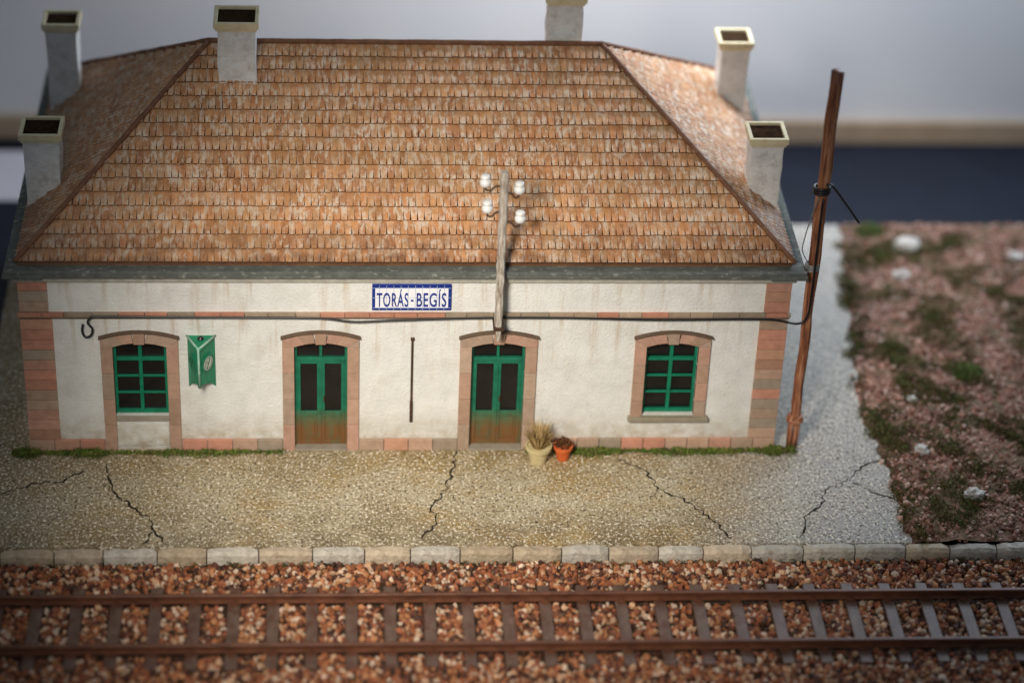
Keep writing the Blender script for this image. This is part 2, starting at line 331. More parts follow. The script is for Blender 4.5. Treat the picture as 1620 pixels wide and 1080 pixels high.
TV=[(-.5,-.5,0),(.5,-.5,.0),(0,.7,.15)]; TF=[(0,1,2)]
def clumps(name, cents, rad, per, leaf, cols, flat=.6):
    P=[];Cc=[]
    for c,r in zip(cents,rad):
        k=int(per*(r/.2)**1.6)+6; d=rng.normal(0,1,(k,3)); d/=np.linalg.norm(d,axis=1)[:,None]; d*=rng.uniform(.35,1,(k,1))**.6*r; d[:,2]=np.abs(d[:,2])*flat
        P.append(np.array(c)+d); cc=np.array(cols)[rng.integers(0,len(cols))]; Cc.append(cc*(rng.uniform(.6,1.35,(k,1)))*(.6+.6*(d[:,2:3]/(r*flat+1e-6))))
    P=np.concatenate(P); Cc=np.concatenate(Cc); n=len(P)
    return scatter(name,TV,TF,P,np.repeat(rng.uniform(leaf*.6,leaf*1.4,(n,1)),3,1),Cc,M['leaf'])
cents=[];rad=[]
while len(cents)<1350:
    xx,y=rng.uniform(10.3,17.4),rng.uniform(PF,9.6)
    d=xx-edge(y)
    if d<-.05: continue
    dens=.34-2.2*mn.noise((xx*.9,y*.9,2))-(y/9.7)*.08+(.5 if d<.35 else 0)
    if rng.uniform()<dens: cents.append((xx,y,.0)); rad.append(rng.uniform(.07,.27))
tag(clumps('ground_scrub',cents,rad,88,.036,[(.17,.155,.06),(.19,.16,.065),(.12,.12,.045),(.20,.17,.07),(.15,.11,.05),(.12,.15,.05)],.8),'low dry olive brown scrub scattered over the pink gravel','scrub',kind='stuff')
for (px,py),r,lab in (((1528,595),.36,'bright green shrub among the dry scrub in the middle of the gravel'),((1372,372),.38,'blurred green shrub at the far corner of the gravel beside the platform')):
    c=G(px,py); o=clumps('green_shrub',[(0,0,0),(.2,.1,0),(-.15,-.1,0)],[r,r*.7,r*.6],150,.04,[(.17,.26,.07),(.14,.21,.055)],.8); o.location=(c[0],c[1],.02); tag(o,lab,'shrub','green shrubs on the gravel')
for (px,py),r,lab in (((1433,395),.28,'largest white rock, far back on the gravel near the dark table'),((1424,440),.17,'white rock just in front of the largest one, far back on the gravel'),((1606,412),.19,'white rock at the far right of the gravel'),
      ((1457,716),.15,'small white rock on the gravel close to the platform edge, level with the station front'),((1540,787),.18,'white rock on the gravel nearest to the kerb'),((1442,634),.11,'tiny white rock by the platform edge right of the pole')):
    c=G(px,py); bm=bmesh.new(); bmesh.ops.create_icosphere(bm,subdivisions=3,radius=r)
    for v in bm.verts:
        dd=v.co.normalized(); k=1+.5*mn.noise(dd*1.5+Vector((px,0,0)))+.22*mn.noise(dd*4+Vector((px,3,0))); v.co=Vector((v.co.x*k*1.15,v.co.y*k*.9,v.co.z*k*.7))
    me=bpy.data.meshes.new('white_rock'); bm.to_mesh(me); bm.free(); me.materials.append(M['white_rock']); o=bpy.data.objects.new('white_rock',me); C.objects.link(o)
    o.location=(c[0],c[1],r*.5); tag(o,lab,'rock','white rocks on the gravel')
cents=[];rad=[]
for a,bb,n in ((-8.25,-2.65,420),(3.6,8.15,420),(8.05,8.45,26),(-8.4,-7.9,40)):
    for k in range(n):
        xx=rng.uniform(a,bb); th=.75+.4*mn.noise((xx*1.1,0,5))*2
        cents.append((xx,-.11-abs(rng.normal(0,.085))*th,.0)); rad.append(rng.uniform(.045,.14)*max(.55,th)*(1.7 if xx>7.9 or xx<-7.9 else 1))
for k in range(16): cents.append((2.7+rng.uniform(-.2,.9),-.15+rng.uniform(-.1,.05),0)); rad.append(.08)
tag(clumps('moss',cents,rad,100,.026,[(.15,.24,.04),(.20,.26,.05),(.12,.17,.04),(.26,.24,.08)],.95),'green moss growing along the foot of the station wall','moss',kind='stuff')
cents=[];rad=[]
for k in range(260):
    cents.append((rng.uniform(-9,14),PF-.34-abs(rng.normal(0,.08)),-.20)); rad.append(rng.uniform(.03,.10))
tag(clumps('weeds',cents,rad,80,.022,[(.07,.06,.03),(.06,.045,.03),(.10,.13,.03)],.8),'dark weeds between the kerb and the ballast','weeds',kind='stuff')

# ------------------------------------------------------------------ track and ballast
b=MB(); b.box(-9.25,19,-9.2,PF-.28,-.43,-.28); tag(b.build('ballast_bed',M['soil']),None,None,kind='structure')
RY=(-5.02,-6.55); SW=.125; SP=.775; SX=[-8.95+SP*k for k in range(31)]
N=31000; p=np.stack([rng.uniform(-9.2,14.6,N),rng.uniform(-9.15,PF-.34,N),rng.uniform(-.27,-.20,N)],1)
d=np.min(np.abs(p[:,0:1]-np.array(SX)[None]),axis=1); onS=(d<SW+.03)&(p[:,1]<-4.50)&(p[:,1]>-7.08)
onR=(np.abs(p[:,1]-RY[0])<.12)|(np.abs(p[:,1]-RY[1])<.12)
keep=~onS&~onR; p=p[keep]; N=len(p)
s=rng.uniform(.036,.078,(N,1))*rng.uniform(.65,1.25,(N,3))
tag(scatter('ballast',ICO_V,ICO_F,p,s,pick([(.42,.145,.06),(.52,.23,.10),(.66,.41,.25),(.22,.075,.035),(.08,.035,.022),(.74,.56,.42),(.35,.115,.05),(.12,.045,.028),(.30,.105,.05)],N),M['pebble'],vj=.32),'reddish brown ballast stones around the track','ballast',kind='stuff')
tr=thing('railway_track','single railway track with rusty rails on brown sleepers in front of the platform','railway track')
for y in RY:
    m=MB(); prof=[(-.09,-.165),(.09,-.165),(.09,-.145),(.022,-.125),(.022,-.05),(.045,-.035),(.045,.0),(.03,.012),(-.03,.012),(-.045,.0),(-.045,-.035),(-.022,-.05),(-.022,-.125),(-.09,-.145)]
    v=[(-9.25,y+a,c) for a,c in prof]+[(18.9,y+a,c) for a,c in prof]; n=len(prof)
    m.add(v,[tuple(range(n-1,-1,-1)),tuple(range(n,2*n))]+[(k,(k+1)%n,(k+1)%n+n,k+n) for k in range(n)]); m.build('rail',M['rail'],tr)
for x in SX:
    x+=random.uniform(-.012,.012)
    m=MB(); m.box(x-SW,x+SW,-7.04,-4.55,-.33,-.18,j=.006); so=m.build('sleeper',M['sleeper'],tr,bevel=.02)
    for y in RY:
        m=MB(); m.box(x-.085,x+.085,y-.16,y+.16,-.182,-.168)
        for sg in (-1,1):
            m.box(x-.08,x+.08,y+sg*.12-.03,y+sg*.12+.03,-.17,-.125); m.box(x-.04,x+.04,y+sg*.07-.03,y+sg*.07+.03,-.15,-.105)
        m.build('rail_clip',M['rail'],so,bevel=.008)

# ------------------------------------------------------------------ station
S=thing('station_building','white plastered station house with hipped orange tile roof and six chimneys','station building')
D=8.71; H=4.29
OP=[(-5.62,.56,.88,2.74,'w1'),(-1.83,.56,.0,2.74,'d'),(1.93,.57,.0,2.74,'d'),(5.64,.56,.88,2.74,'w2')]
m=MB(); x=-8.0
for cx,hw,z0,z1,k in OP:
    m.box(x,cx-hw,0,.3,0,H)
    if z0>0: m.box(cx-hw,cx+hw,0,.3,0,z0)
    m.box(cx-hw,cx+hw,0,.3,z1,H); x=cx+hw
m.box(x,8,0,.3,0,H); m.box(-8,-7.7,.3,D-.3,0,H); m.box(7.7,8,.3,D-.3,0,H); m.box(-8,8,D-.3,D,0,H)
m.build('wall',M['plaster'],S)
BC=[(.56,.31,.21),(.60,.29,.205),(.48,.34,.25),(.41,.33,.25),(.56,.37,.27),(.62,.34,.25)]
SC=[(.50,.32,.235),(.46,.30,.215),(.53,.32,.24),(.48,.35,.265)]
def rc(L): return sc_(random.choice(L))
def run(a,c,end=0):
    m=MB(); n=max(1,round((c-a)/.50)); w=(c-a)/n
    for k in range(n): m.box(a+w*k+.007,a+w*(k+1)-.007,-.07,0.0,0,.28+random.uniform(-.004,.004),rc(BC))
    if end:
        xa,xb=(-8.05,-8.002) if end<0 else (8.002,8.05)
        m.box(xa,xb,.002,D,0,.28,rc(BC))
    m.build('plinth',M['stone'],S,bevel=.01)
run(-8.05,-6.44,-1); run(-4.80,-2.65); run(-1.01,1.11); run(2.75,8.05,1)
for sx in (-1,1):
    m=MB()
    for (za,zb,n,w) in ((.29,3.32,12,.66 if sx<0 else .60),(3.50,4.26,3,.60 if sx<0 else .54)):
        h=(zb-za)/n
        for k in range(n):
            a,c=(8.045-w,8.045); col=rc(BC)
            if sx<0: a,c=-c,-a
            m.box(a,c,-.045,0,za+h*k+.006,za+h*(k+1)-.006,col)
            m.box(8.002 if sx>0 else -8.045,8.045 if sx>0 else -8.002,0.002,.62,za+h*k+.006,za+h*(k+1)-.006,col)
    m.build('corner_quoins',M['stone'],S,bevel=.01)
m=MB(); x=-8.09
while x<8.05:
    w=min(random.uniform(.45,.6),8.09-x); m.box(x+.004,x+w-.004,-.09,0,3.40,3.49,rc([(.50,.25,.17),(.35,.28,.21),(.53,.25,.17),(.44,.33,.24)])); x+=w
m.box(-8.07,8.07,-.06,0,3.345,3.398,(.18,.13,.10))
m.build('string_course',M['stone'],S,bevel=.008)
m=MB()
def ring(o,z0,z1):
    m.box(-8-o,8+o,-o,0.2,z0,z1); m.box(-8-o,8+o,D-.2,D+o,z0,z1); m.box(-8-o,-7.8,.2,D-.2,z0,z1); m.box(7.8,8+o,.2,D-.2,z0,z1)
ring(.28,4.455,4.61)
m.box(7.5,8.31,-.31,.0,4.435,4.53); m.box(-8.31,-7.5,-.31,.0,4.435,4.53)
cor=m.build('cornice',M['cornice'],S,bevel=.02)
m=MB(); ring(.12,4.27,4.45); m.build('moulding',M['moulding'],cor,bevel=.015)
# roof
RX,RZ,EX,EZ=4.21,7.55,8.02,4.68
m=MB(); y0,y1,ym=-.02,D+.02,D/2
hull=[(-EX,y0,EZ),(EX,y0,EZ),(EX,y1,EZ),(-EX,y1,EZ),(-RX,ym,RZ-.03),(RX,ym,RZ-.03)]
m.add(hull,[(0,1,5,4),(1,2,5),(2,3,4,5),(3,0,4),(3,2,1,0)],(.06,.03,.018))
m.box(-8.0,8.0,0.0,D,4.60,4.679,(.10,.05,.03))
TC=[(.61,.30,.135),(.63,.33,.155),(.58,.27,.12),(.61,.345,.18),(.54,.26,.125),(.64,.36,.195)]
def slope(A,B,T0,T1,rows,tw):
    A,B,T0,T1=map(Vector,(A,B,T0,T1)); u=(B-A).normalized(); W=(B-A).length
    s=(T0-A)-u*((T0-A).dot(u)); L=s.length; s.normalize(); n=u.cross(s).normalized()
    la=(T0-A).dot(u)/L; lb=(W-(T1-A).dot(u))/L; rh=L/rows
    for k in range(rows):
        sa=k*rh; off=random.uniform(-.06,.06); x=-tw; rk=random.uniform(.90,1.07); wob=random.uniform(0,9)
        while x<W+tw:
            x0=x+off; xc=x0+tw/2; a0,a1=la*sa,W-lb*sa; x+=tw
            if xc<a0-tw*.3 or xc>a1+tw*.3: continue
            js=.016*mn.noise((x*.4+wob,k,0))+random.uniform(-.009,.009); g=random.uniform(.006,.018); h=random.uniform(.008,.014); col=sc_(random.choice(TC),.86*rk,1.10*rk)
            def P(uu,ss,hh):
                ss=max(0,min(L,ss)); uu=max(la*ss,min(W-lb*ss,uu)); return tuple(A+u*uu+s*ss+n*hh)
            s0=sa+js-.02; sm=sa+rh*random.uniform(.40,.66); s1=sa+rh+.01; T=.062
            uu=[x0+g,x0+tw*.3,x0+tw*.7,x0+tw-g]; um=[x0+g*.15,x0+tw*.3,x0+tw*.7,x0+tw-g*.15]; ut=[x0,x0+tw*.3,x0+tw*.7,x0+tw]
            vs=[P(q,s0,T+e) for q,e in zip(uu,(0,h,h,0))]
            vs+=[P(q,sm,T*.55+e) for q,e in zip(um,(0,h*.4,h*.4,0))]
            vs+=[P(q,s1,.010) for q in ut]
            vs+=[P(q,s0+.012,-.005) for q in uu]
            vs+=[P(uu[0],s0,-.005),P(um[0],sm,-.005),P(uu[3],s0,-.005),P(um[3],sm,-.005)]
            m.add(vs,[(i,i+1,i+5,i+4) for i in range(3)]+[(i+4,i+5,i+9,i+8) for i in range(3)],col)
            m.add(vs,[(12,13,1,0),(13,14,2,1),(14,15,3,2),(16,0,4,17),(3,18,19,7)],tuple(v*.22 for v in col))  # lips and sides darkened: shadow under each course painted in, with the joints
slope((-EX,y0,EZ),(EX,y0,EZ),(-RX,ym,RZ),(RX,ym,RZ),16,.145)
slope((EX,y0,EZ),(EX,y1,EZ),(RX,ym,RZ),(RX,ym,RZ),16,.145)
slope((EX,y1,EZ),(-EX,y1,EZ),(RX,ym,RZ),(-RX,ym,RZ),16,.145)
slope((-EX,y1,EZ),(-EX,y0,EZ),(-RX,ym,RZ),(-RX,ym,RZ),16,.145)
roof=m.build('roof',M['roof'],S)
for a,c in (((-EX-.03,y0-.03,EZ+.05),(-RX,ym,RZ+.06)),((EX+.03,y0-.03,EZ+.05),(RX,ym,RZ+.06)),((EX,y1,EZ+.05),(RX,ym,RZ+.06)),((-EX,y1,EZ+.05),(-RX,ym,RZ+.06))):
    q=MB(); a,c=Vector(a),Vector(c); q.tube([a.lerp(c,t/24)+Vector((0,0,random.uniform(-.008,.008))) for t in range(25)],.055,8); q.build('hip_cap',M['ridge'],roof,smooth=True)
q=MB(); q.tube([(-RX-.05+(2*RX+.1)*t/30,ym,RZ+.05+random.uniform(-.006,.006)) for t in range(31)],.06,8); q.build('ridge_cap',M['ridge'],roof,smooth=True)
def chimney(x0,x1,ya,yb,zb,zt,lab):
    q=MB(); nn=7; loops=[]
    for k in range(nn):
        z=zb+(zt-zb)*k/(nn-1); j=lambda: random.uniform(-.016,.016)
        loops.append([(x0+j(),ya+j(),z),((x0+x1)/2+j(),ya+j(),z),(x1+j(),ya+j(),z),(x1+j(),yb+j(),z),(x0+j(),yb+j(),z)])
    vs=[p for l in loops for p in l]; fs=[(k*5+a,k*5+(a+1)%5,k*5+5+(a+1)%5,k*5+5+a) for k in range(nn-1) for a in range(5)]+[(4,3,2,1,0),tuple((nn-1)*5+a for a in range(5))]
    q.add(vs,fs); ch=q.build('chimney',M['chim'],S,bevel=.02); ch['label']=lab
    q=MB(); e=.075; t=.14; xa,xb,y_a,y_b=x0-e,x1+e,ya-e,yb+e; w=.082
    q.box(xa,xb,y_a,y_a+w,zt,zt+t); q.box(xa,xb,y_b-w,y_b,zt,zt+t); q.box(xa,xa+w,y_a+w,y_b-w,zt,zt+t-.002); q.box(xb-w,xb,y_a+w,y_b-w,zt,zt+t-.002)
    q.box(x0-.035,x1+.035,ya-.035,yb+.035,zt-.07,zt-.002)
    q.build('chimney_cap',M['cap'],ch,bevel=.012)
    q=MB(); q.box(xa+w,xb-w,y_a+w,y_b-w,zt,zt+t*.55); q.build('flue_opening',M['flue'],ch)
chimney(-8.03,-7.29,2.2,2.94,4.62,6.33,'dirty white chimney at the front left corner of the roof')
chimney(7.33,8.02,2.2,2.90,4.62,6.33,'white chimney at the front right corner of the roof')
chimney(-7.95,-7.27,6.5,7.15,4.62,6.80,'blurred chimney at the back left corner of the roof')
chimney(7.22,7.87,6.5,7.15,4.62,6.50,'blurred yellowish chimney at the back right corner of the roof')
chimney(-4.00,-3.20,3.50,4.26,6.9,8.30,'tall white chimney rising through the front slope near the left end of the ridge')
chimney(3.05,3.80,4.5,5.2,6.9,8.5,'white chimney behind the ridge near its right end')
def arc(cx,hw,zc,rise,n=10):
    return [(cx-hw+2*hw*k/n, zc-rise*((2*k/n-1)**2)) for k in range(n+1)]
def surround(cx,hw,zlow,name):
    q=MB(); W=hw+.25; inner=arc(cx,hw,2.74,.10,10); outer=arc(cx,W,2.96,.15,10)
    for k0,k1 in ((0,2),(2,4),(6,8),(8,10)):
        q.prism(inner[k0:k1+1]+outer[k0:k1+1][::-1],-.06,.08,rc(SC))
    q.prism([(cx-.11,2.72),(cx+.11,2.72),(cx+.13,3.02),(cx-.13,3.02)],-.09,.08,rc(SC))
    zt=2.63; n=4; h=(zt-zlow)/n
    for sx in (-1,1):
        a,c=(hw,W) if sx>0 else (-W,-hw)
        for k in range(n): q.box(cx+a,cx+c,-.055,.09,zlow+h*k+(.006 if k else 0),zlow+h*(k+1)-.006,rc(SC))
        if sx>0: q.prism([(cx+hw,2.63),(cx+W,2.63),(cx+W,2.80),(cx+hw,2.65)],-.058,.078,rc(SC))
        else: q.prism([(cx-W,2.63),(cx-hw,2.63),(cx-hw,2.65),(cx-W,2.80)],-.058,.078,rc(SC))
    o=q.build(name,M['stone'],S,bevel=.01)
    t=MB(); top=arc(cx,W+.03,3.0,.15,12)
    vs=[(a,y,z+dz) for a,z in top for (y,dz) in ((-.10,0),(0,0),(0,.035),(-.10,.035))]
    t.add(vs,[(4*k+q_,4*k+(q_+1)%4,4*k+4+(q_+1)%4,4*k+4+q_) for k in range(12) for q_ in range(4)]+[(3,2,1,0),(48,49,50,51)],(.15,.10,.07))
    t.build('arch_shadow_grime',M['stone'],o)  # dark strip along the arch top: drop shadow and grime built as a shape
def window(cx,hw,lab,kind):
    surround(cx,hw,0.0 if kind=='w1' else .80,'window_surround')
    q=MB(); y0,y1=.10,.17; fw=.06
    q.box(cx-hw,cx-hw+fw,y0,y1,.88,2.73); q.box(cx+hw-fw,cx+hw,y0,y1,.88,2.73)
    q.box(cx-hw+fw,cx+hw-fw,y0,y1,.88,.97); q.box(cx-hw+fw,cx+hw-fw,y0,y1,2.67,2.73)
    q.box(cx-hw+fw,cx+hw-fw,y0-.015,y1,2.22,2.29); q.box(cx-.04,cx+.04,y0-.01,y1-.005,.97,2.67)
    for z in (1.40,1.82):
        q.box(cx-hw+fw,cx-.04,y0+.005,y1-.01,z-.022,z+.022); q.box(cx+.04,cx+hw-fw,y0+.005,y1-.01,z-.022,z+.022)
    w=q.build('window',M['green'],S,bevel=.008); w['label']=lab
    q=MB(); q.box(cx-hw+.01,cx+hw-.01,y1+.002,y1+.02,.9,2.72); q.build('glass',M['glass'],w)
    q=MB()
    if kind=='w1':
        q.box(cx-hw,cx+hw,-.05,.1,.76,.875,(.36,.32,.26)); q.build('window_sill',M['stone'],w,bevel=.01)
        q=MB(); q.box(cx-hw+.01,cx+hw-.01,-.03,-.001,.12,.70); q.build('sill_panel',M['plaster'],w,bevel=.01)
    else:
        q.box(cx-hw-.30,cx+hw+.32,-.13,.1,.755,.86,(.34,.30,.22)); q.build('window_sill',M['stone'],w,bevel=.015)
window(OP[0][0],OP[0][1],'green window at the left end with a white panel under its sill','w1')
window(OP[3][0],OP[3][1],'green window at the right end above a projecting stone sill','w2')
def door(cx,hw,lab):
    surround(cx,hw,0,'door_surround')
    q=MB(); y0,y1=.10,.17; fw=.055
    q.box(cx-hw,cx-hw+fw,y0,y1,.02,2.73); q.box(cx+hw-fw,cx+hw,y0,y1,.02,2.73); q.box(cx-hw+fw,cx+hw-fw,y0,y1,2.69,2.73)
    q.box(cx-hw+fw,cx+hw-fw,y0-.02,y1,2.20,2.29); q.box(cx-.03,cx+.03,y0+.005,y1-.005,2.29,2.69)
    for s in (-1,1):
        a,c=(cx+.008,cx+hw-fw) if s>0 else (cx-hw+fw,cx-.008)
        q.box(a,a+.075,y0+.01,y1-.005,.03,2.20); q.box(c-.075,c,y0+.01,y1-.005,.03,2.20)
        q.box(a+.075,c-.075,y0+.012,y1-.006,2.12,2.20); q.box(a+.075,c-.075,y0+.012,y1-.006,.78,.90); q.box(a+.075,c-.075,y0+.012,y1-.006,.03,.16)
        q.box(a+.075,c-.075,y0+.04,y1-.01,.16,.78)
        q.box(a+.13,c-.13,y0+.02,y0+.05,.24,.70)
    q.box(cx-.02,cx+.02,y0-.012,y0+.008,.05,2.19)
    d=q.build('door',M['greendoor'],S,bevel=.008); d['label']=lab
    q=MB(); q.box(cx-hw+.01,cx+hw-.01,y1+.002,y1+.02,.03,2.72); q.build('glass',M['glass'],d)
    q=MB(); q.box(cx+.05,cx+.08,y0-.03,y0+.01,1.16,1.30); q.build('handle',M['iron'],d,bevel=.005)
    q=MB(); q.box(cx-hw,cx+hw,-.10,.2,0.004,.05,(.34,.30,.24)); q.build('threshold',M['stone'],d,bevel=.01)
door(OP[1][0],OP[1][1],'green double door left of the dark wall bar'); door(OP[2][0],OP[2][1],'green double door under the grey insulator post')
q=MB(); q.box(.075,.12,-.045,0,.72,2.83); q.box(.065,.13,-.05,0,.72,1.25); q.box(.06,.14,-.055,0,2.80,2.86); q.build('wall_bar',M['iron'],S,bevel=.006)

# ------------------------------------------------------------------ sign
sg=thing('station_sign','blue bordered white enamel station name sign reading TORÁS · BEGÍS under the eaves','sign')
X0,X1,Z0,Z1=-.76,.89,3.56,4.18
q=MB(); q.box(X0,X1,-.055,0,Z0,Z1); q.build('panel',M['navy'],sg,bevel=.006)
q=MB(); q.box(X0+.065,X1-.065,-.060,-.0555,Z0+.065,Z1-.075); q.build('enamel_field',M['enamel'],sg)
q=MB(); nx_=11; w=(X1-X0)/nx_
for z in (Z0+.065,(Z0+Z1)/2,Z1-.075): q.box(X0+.01,X1-.01,-.0618,-.0602,z-.005,z+.005)
for k in range(1,nx_): q.box(X0+w*k-.005,X0+w*k+.005,-.0612,-.0605,Z0+.012,Z1-.012)
q.build('tile_joints',M['joint'],sg)
def text(body,cx,width,off):
    cu=bpy.data.curves.new('t','FONT'); cu.body=body; cu.align_x='CENTER'; cu.size=.44; cu.extrude=.004; cu.offset=off; cu.space_character=1.12
    to=bpy.data.objects.new('t',cu); C.objects.link(to); bpy.context.view_layer.update()
    me=bpy.data.meshes.new_from_object(to.evaluated_get(bpy.context.evaluated_depsgraph_get())); bpy.data.objects.remove(to)
    xs=[v.co.x for v in me.vertices]; yv=[v.co.y for v in me.vertices]; sx=width/(max(xs)-min(xs)); mx=(max(xs)+min(xs))/2; my=min(yv); sy=.43/(max(yv)-my)
    for v in me.vertices: v.co=Vector(((v.co.x-mx)*sx+cx, -.067-v.co.z*.5, (v.co.y-my)*sy+Z0+.09))
    me.materials.clear(); me.materials.append(M['navy']); to=bpy.data.objects.new('lettering',me); C.objects.link(to); to.parent=sg
text('TORÁS',-.335,.66,.005); text('BEGÍS',.475,.62,.005)
q=MB(); q.box(.045,.105,-.069,-.0605,Z0+.22,Z0+.265); q.build('middle_dot',M['navy'],sg,bevel=.004)

# ------------------------------------------------------------------ wall clock
ck=thing('wall_clock','green three-cornered station clock projecting from the wall right of the left window','clock',(-4.33,0,1.62))
A_,B_,P_=Vector((-.29,0,0)),Vector((.29,0,0)),Vector((-.03,-.50,0)); TOPZ=1.25
q=MB()
def cface(a,c,za,zc):
    n=10; d=(c-a); nn=Vector((d.y,-d.x,0)).normalized()
    if nn.y>0: nn=-nn
    bot=[(t/n, za+(zc-za)*t/n+(.10*math.sin(PI*t/n)**.5 if 0<t<n else 0)) for t in range(n+1)]
    out=[a+d*t+Vector((0,0,z)) for t,z in bot]+[c+Vector((0,0,TOPZ)),a+Vector((0,0,TOPZ))]
    k=len(out); vs=[tuple(p) for p in out]+[tuple(p-nn*.05) for p in out]
    q.add(vs,[tuple(range(k)),tuple(range(2*k-1,k-1,-1))]+[(i,i+k,(i+1)%k+k,(i+1)%k) for i in range(k)])
cface(A_,P_,0,.28); cface(P_,B_,.28,0)
tz=TOPZ
tp=[(-.31,.0,tz),(.31,.0,tz),(.02,-.55,tz),(-.08,-.55,tz)]
q.add(tp+[(-.30,.0,tz+.04),(.30,.0,tz+.04),(.01,-.53,tz+.04),(-.07,-.53,tz+.04)],[(3,2,1,0),(4,5,6,7),(0,1,5,4),(1,2,6,5),(2,3,7,6),(3,0,4,7)])
cb=q.build('clock_case',M['clockgreen'],ck,bevel=.008)
q=MB(); r_=.026; e0=Vector((-.03,-.545,tz+.03))
q.tube([Vector((-.30,-.01,tz+.04)),e0],r_,6); q.tube([e0,Vector((.30,-.01,tz+.04))],r_,6); q.tube([e0,P_+Vector((0,-.01,.30))],r_,6)
q.build('edge_trim',M['palegreen'],ck,smooth=True)
q=MB(); q.lathe([(.07,tz+.04),(.07,tz+.06),(.045,tz+.07),(.045,tz+.09),(.02,tz+.10)],(0,-.15,0),16); q.build('vent_cap',M['black'],ck,smooth=True)
for a,c,isd in ((A_,P_,0),(P_,B_,1)):
    d=(c-a).normalized(); nn=Vector((d.y,-d.x,0)); nn=nn if nn.y<0 else -nn; mid=(a+c)/2+Vector((0,0,.76))
    def disc(r0,off,th,n=28):
        ring_=[mid+d*math.cos(2*PI*k/n)*r0+Vector((0,0,1))*math.sin(2*PI*k/n)*r0 for k in range(n)]
        mm=MB(); vs=[tuple(p+nn*off) for p in ring_]+[tuple(p+nn*(off+th)) for p in ring_]
        mm.add(vs,[tuple(range(n-1,-1,-1)),tuple(range(n,2*n))]+[(k,(k+1)%n,(k+1)%n+n,k+n) for k in range(n)]); return mm
    disc(.22,.002,.02).build('dial_rim',M['green'],ck)
    dl=disc(.155,.023,.006).build('dial',M['dial'] if isd else M['clockgreen'],ck)
    mm=MB(); R0=.125
    rp=[mid+nn*.031+(d*math.cos(2*PI*k/24)+Vector((0,0,math.sin(2*PI*k/24))))*R0 for k in range(25)]; mm.tube(rp,.004,4)
    for t in (1.1,4.24,2.4): e=d*math.cos(t)+Vector((0,0,math.sin(t))); mm.tube([mid+nn*.033,mid+nn*.033+e*R0],.006,4)
    mm.build('clock_hands',M['black'],dl)

# ------------------------------------------------------------------ cable
def smooth_pts(P,k=6):
    P=[Vector(p) for p in P]; out=[]
    for i in range(len(P)-1):
        p0,p1,p2,p3=P[max(i-1,0)],P[i],P[i+1],P[min(i+2,len(P)-1)]
        for t in range(k):
            t=t/k; out.append(.5*((2*p1)+(p2-p0)*t+(2*p0-5*p1+4*p2-p3)*t*t+(3*p1-p0-3*p2+p3)*t**3))
    out.append(P[-1]); return out
pts=[F(131,513,-.12),F(130,524,-.12),F(135,533,-.12),F(144,530,-.12),F(146,520,-.12),F(139,511,-.12),F(143,503,-.12),F(160,501,-.115),F(300,502,-.115),F(470,503,-.115),F(515,504,-.12),F(560,509,-.14),F(620,507,-.13),F(760,503,-.115),F(900,503,-.12),F(1040,506,-.12),F(1170,505,-.12),F(1225,506,-.13),F(1262,512,-.13),F(1277,500,-.12),F(1283,470,-.12),F(1292,400,-.12),F(1302,315,-.12)]
q=MB(); q.tube(smooth_pts(pts),.024,8); tag(q.build('cable',M['black'],smooth=True),'thin black cable hooked at the left and running along the wall to the tall pole','cable')

# ------------------------------------------------------------------ insulator post
ip=thing('insulator_post','short weathered grey wooden post with four white insulators in front of the eaves','post',(1.87,-.43,3.05))
q=MB(); hh=4.02; n=22
pp=[(0.006*math.sin(k*1.7),.004*math.sin(k*2.3),hh*k/n) for k in range(n+1)]; rr=[.03,.06,.078]+[.088+.006*math.sin(k*2.9) for k in range(n-2)]
q.tube(pp,rr,8); q.build('post',M['greywood'],ip)
q=MB(); q.box(-.11,.11,.0,.43,.30,.36); q.box(-.11,.11,-.1,.0,.29,.37); q.build('bracket',M['iron'],ip,bevel=.008)
for px,py in ((768,285),(822,296),(771,326),(823,342)):
    w=F(px,py,-.43); lx,lz=w[0]-1.87,w[2]-3.05
    q=MB(); q.tube(smooth_pts([(0,0,lz-.14),(lx*.45,0,lz-.15),(lx*.72,0,lz-.24),(lx*.95,0,lz-.22),(lx,0,lz-.12),(lx,0,lz)]),.024,7); hk=q.build('hook',M['iron'],ip,smooth=True)
    q=MB(); q.lathe([(.055,-.13),(.105,-.12),(.115,-.06),(.105,.0),(.075,.015),(.075,.035),(.10,.05),(.10,.09),(.06,.125),(.02,.13)],(lx,0,lz),18); q.build('insulator',M['porcelain'],ip,smooth=True)

# ------------------------------------------------------------------ tall pole
top=F(1325,113,.05); bx,by=8.46,.05
tp_=thing('telegraph_pole','tall red-brown wooden pole standing at the right corner of the station','pole',(bx,by,0))
q=MB(); n=30; Ht=top[2]
pp=[(.012*math.sin(k*.9)+(top[0]-bx)*k/n,.01*math.sin(k*1.3),Ht*k/n) for k in range(n+1)]; rr=[.112+.006*math.sin(k*2.1) if k/n<.45 else .120+.016*(k/n)+.004*math.sin(k*1.7) for k in range(n+1)]
q.tube(pp,rr,12); q.build('pole_shaft',M['redwood'],tp_,smooth=True)
q=MB(); q.lathe([(.13,.66),(.19,.68),(.19,.74),(.165,.77),(.165,.82),(.12,.84)],(0,0,0),16); q.build('collar',M['redwood'],tp_,bevel=.008)
q=MB(); q.lathe([(.13,0),(.14,.3),(.13,.66)],(0,0,0),12); q.build('pole_foot',M['redwood'],tp_,smooth=True)
def at(px,py,y=-.05): w=F(px,py,y+by); return (w[0]-bx,y,w[2])
def wrap(px,py,r,th,turns,mt,name,rise=.05):
    c=at(px,py,0); P=[]
    for k in range(int(turns*14)+1):
        t=2*PI*k/14; P.append((c[0]+math.cos(t)*r,math.sin(t)*r,c[2]+rise*k/14-rise*turns/2))
    q=MB(); q.tube(P,th,6); return q.build(name,mt,tp_,smooth=True)
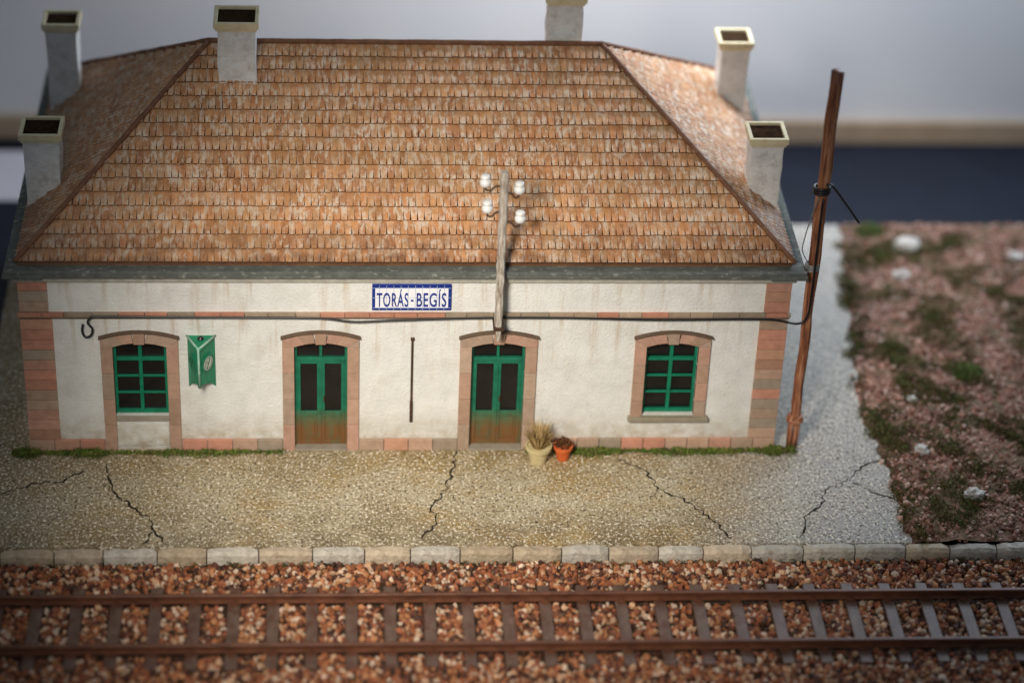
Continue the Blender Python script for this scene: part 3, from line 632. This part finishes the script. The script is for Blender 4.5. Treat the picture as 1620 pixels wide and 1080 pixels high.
wrap(1300,300,.162,.032,3,M['black'],'cable_tie',.055)
q=MB(); q.tube(smooth_pts([at(1308,293,-.16),at(1318,295,-.2),at(1338,322,-.2),at(1360,354,-.2)]),[.028]*18+[.014],6); q.build('tie_tail',M['black'],tp_,smooth=True)
wrap(1285,421,.150,.014,5,M['wire'],'wire_binding',.034)
q=MB(); q.tube(smooth_pts([at(1296,312,-.13),at(1283,345,-.16),at(1270,388,-.14),at(1271,402,-.14),at(1280,418,-.14)]),.012,6); q.build('loose_wire',M['wire'],tp_,smooth=True)

# ------------------------------------------------------------------ pots
def pot(loc,r,h,mt,lab):
    t=thing('flower_pot',lab,'flower pot',loc,'flower pots by the right-hand door')
    q=MB(); q.lathe([(r*.62,0),(r*.9,h*.78),(r*1.05,h*.78),(r*1.08,h),(r*.94,h),(r*.9,h*.88)],(0,0,0),22); q.build('pot',mt,t,bevel=.006)
    return t
t=pot((2.84,-.50,0),.27,.44,M['potcream'],'larger cream flower pot with dry straw-coloured grass by the door')
q=MB()
for k in range(420):
    a=random.uniform(0,2*PI); r0=random.uniform(0,.14); sp=random.uniform(.05,.34); h=random.uniform(.2,.60); w=.009
    p0=Vector((r0*math.cos(a),r0*math.sin(a),.38)); p2=p0+Vector((sp*math.cos(a),sp*math.sin(a),h)); p1=p0.lerp(p2,.5)+Vector((0,0,.06)); sd=Vector((-math.sin(a),math.cos(a),0))*w
    k_=random.uniform(.6,1.25); cc=(.62*k_,.44*k_,.20*k_)
    q.add([p0-sd,p0+sd,p1+sd,p1-sd,p2],[(0,1,2,3),(3,2,4)],cc)
q.build('dry_grass',M['leaf'],t)
t=pot((3.38,-.40,0),.20,.36,M['potorange'],'smaller orange flower pot with a green and red leafy plant')
o=clumps('leafy_plant',[(0,0,.34),(.07,0,.40),(-.08,.02,.38),(0,.03,.46)],[.18,.13,.13,.11],150,.04,[(.15,.20,.06),(.20,.09,.04),(.11,.16,.05)],.9); o.parent=t

# ------------------------------------------------------------------ light
w=bpy.data.worlds.new('World'); bpy.context.scene.world=w; w.use_nodes=True
w.node_tree.nodes['Background'].inputs[0].default_value=(.74,.86,1,1); w.node_tree.nodes['Background'].inputs[1].default_value=.15
def aim(o,loc,target):
    o.location=loc; d=Vector(target)-Vector(loc); o.rotation_euler=d.to_track_quat('-Z','Y').to_euler()
def area(name,loc,target,size,power,col,sy=None):
    l=bpy.data.lights.new(name,'AREA'); l.energy=power; l.color=col; l.size=size
    if sy: l.shape='RECTANGLE'; l.size_y=sy
    o=bpy.data.objects.new(name,l); C.objects.link(o); aim(o,loc,target); return o
l=bpy.data.lights.new('key_lamp','SPOT'); l.energy=43500; l.color=(1,.915,.79); l.shadow_soft_size=3.0; l.spot_size=math.radians(39); l.spot_blend=1.0
o=bpy.data.objects.new('key_lamp',l); C.objects.link(o); aim(o,(-6,-22,20),(1.0,-1.4,1.8))
area('window_light',(17,14,13),(6,-2,0),10,2000,(.68,.83,1),6)
area('back_wall_fill',(5,9,13),(7,16.5,1),9,1900,(.95,.96,1),3)  # added fill lamp, only there to brighten the back wall
sc=bpy.context.scene; sc.view_settings.view_transform='Standard'; sc.view_settings.look='None'; sc.view_settings.exposure=0
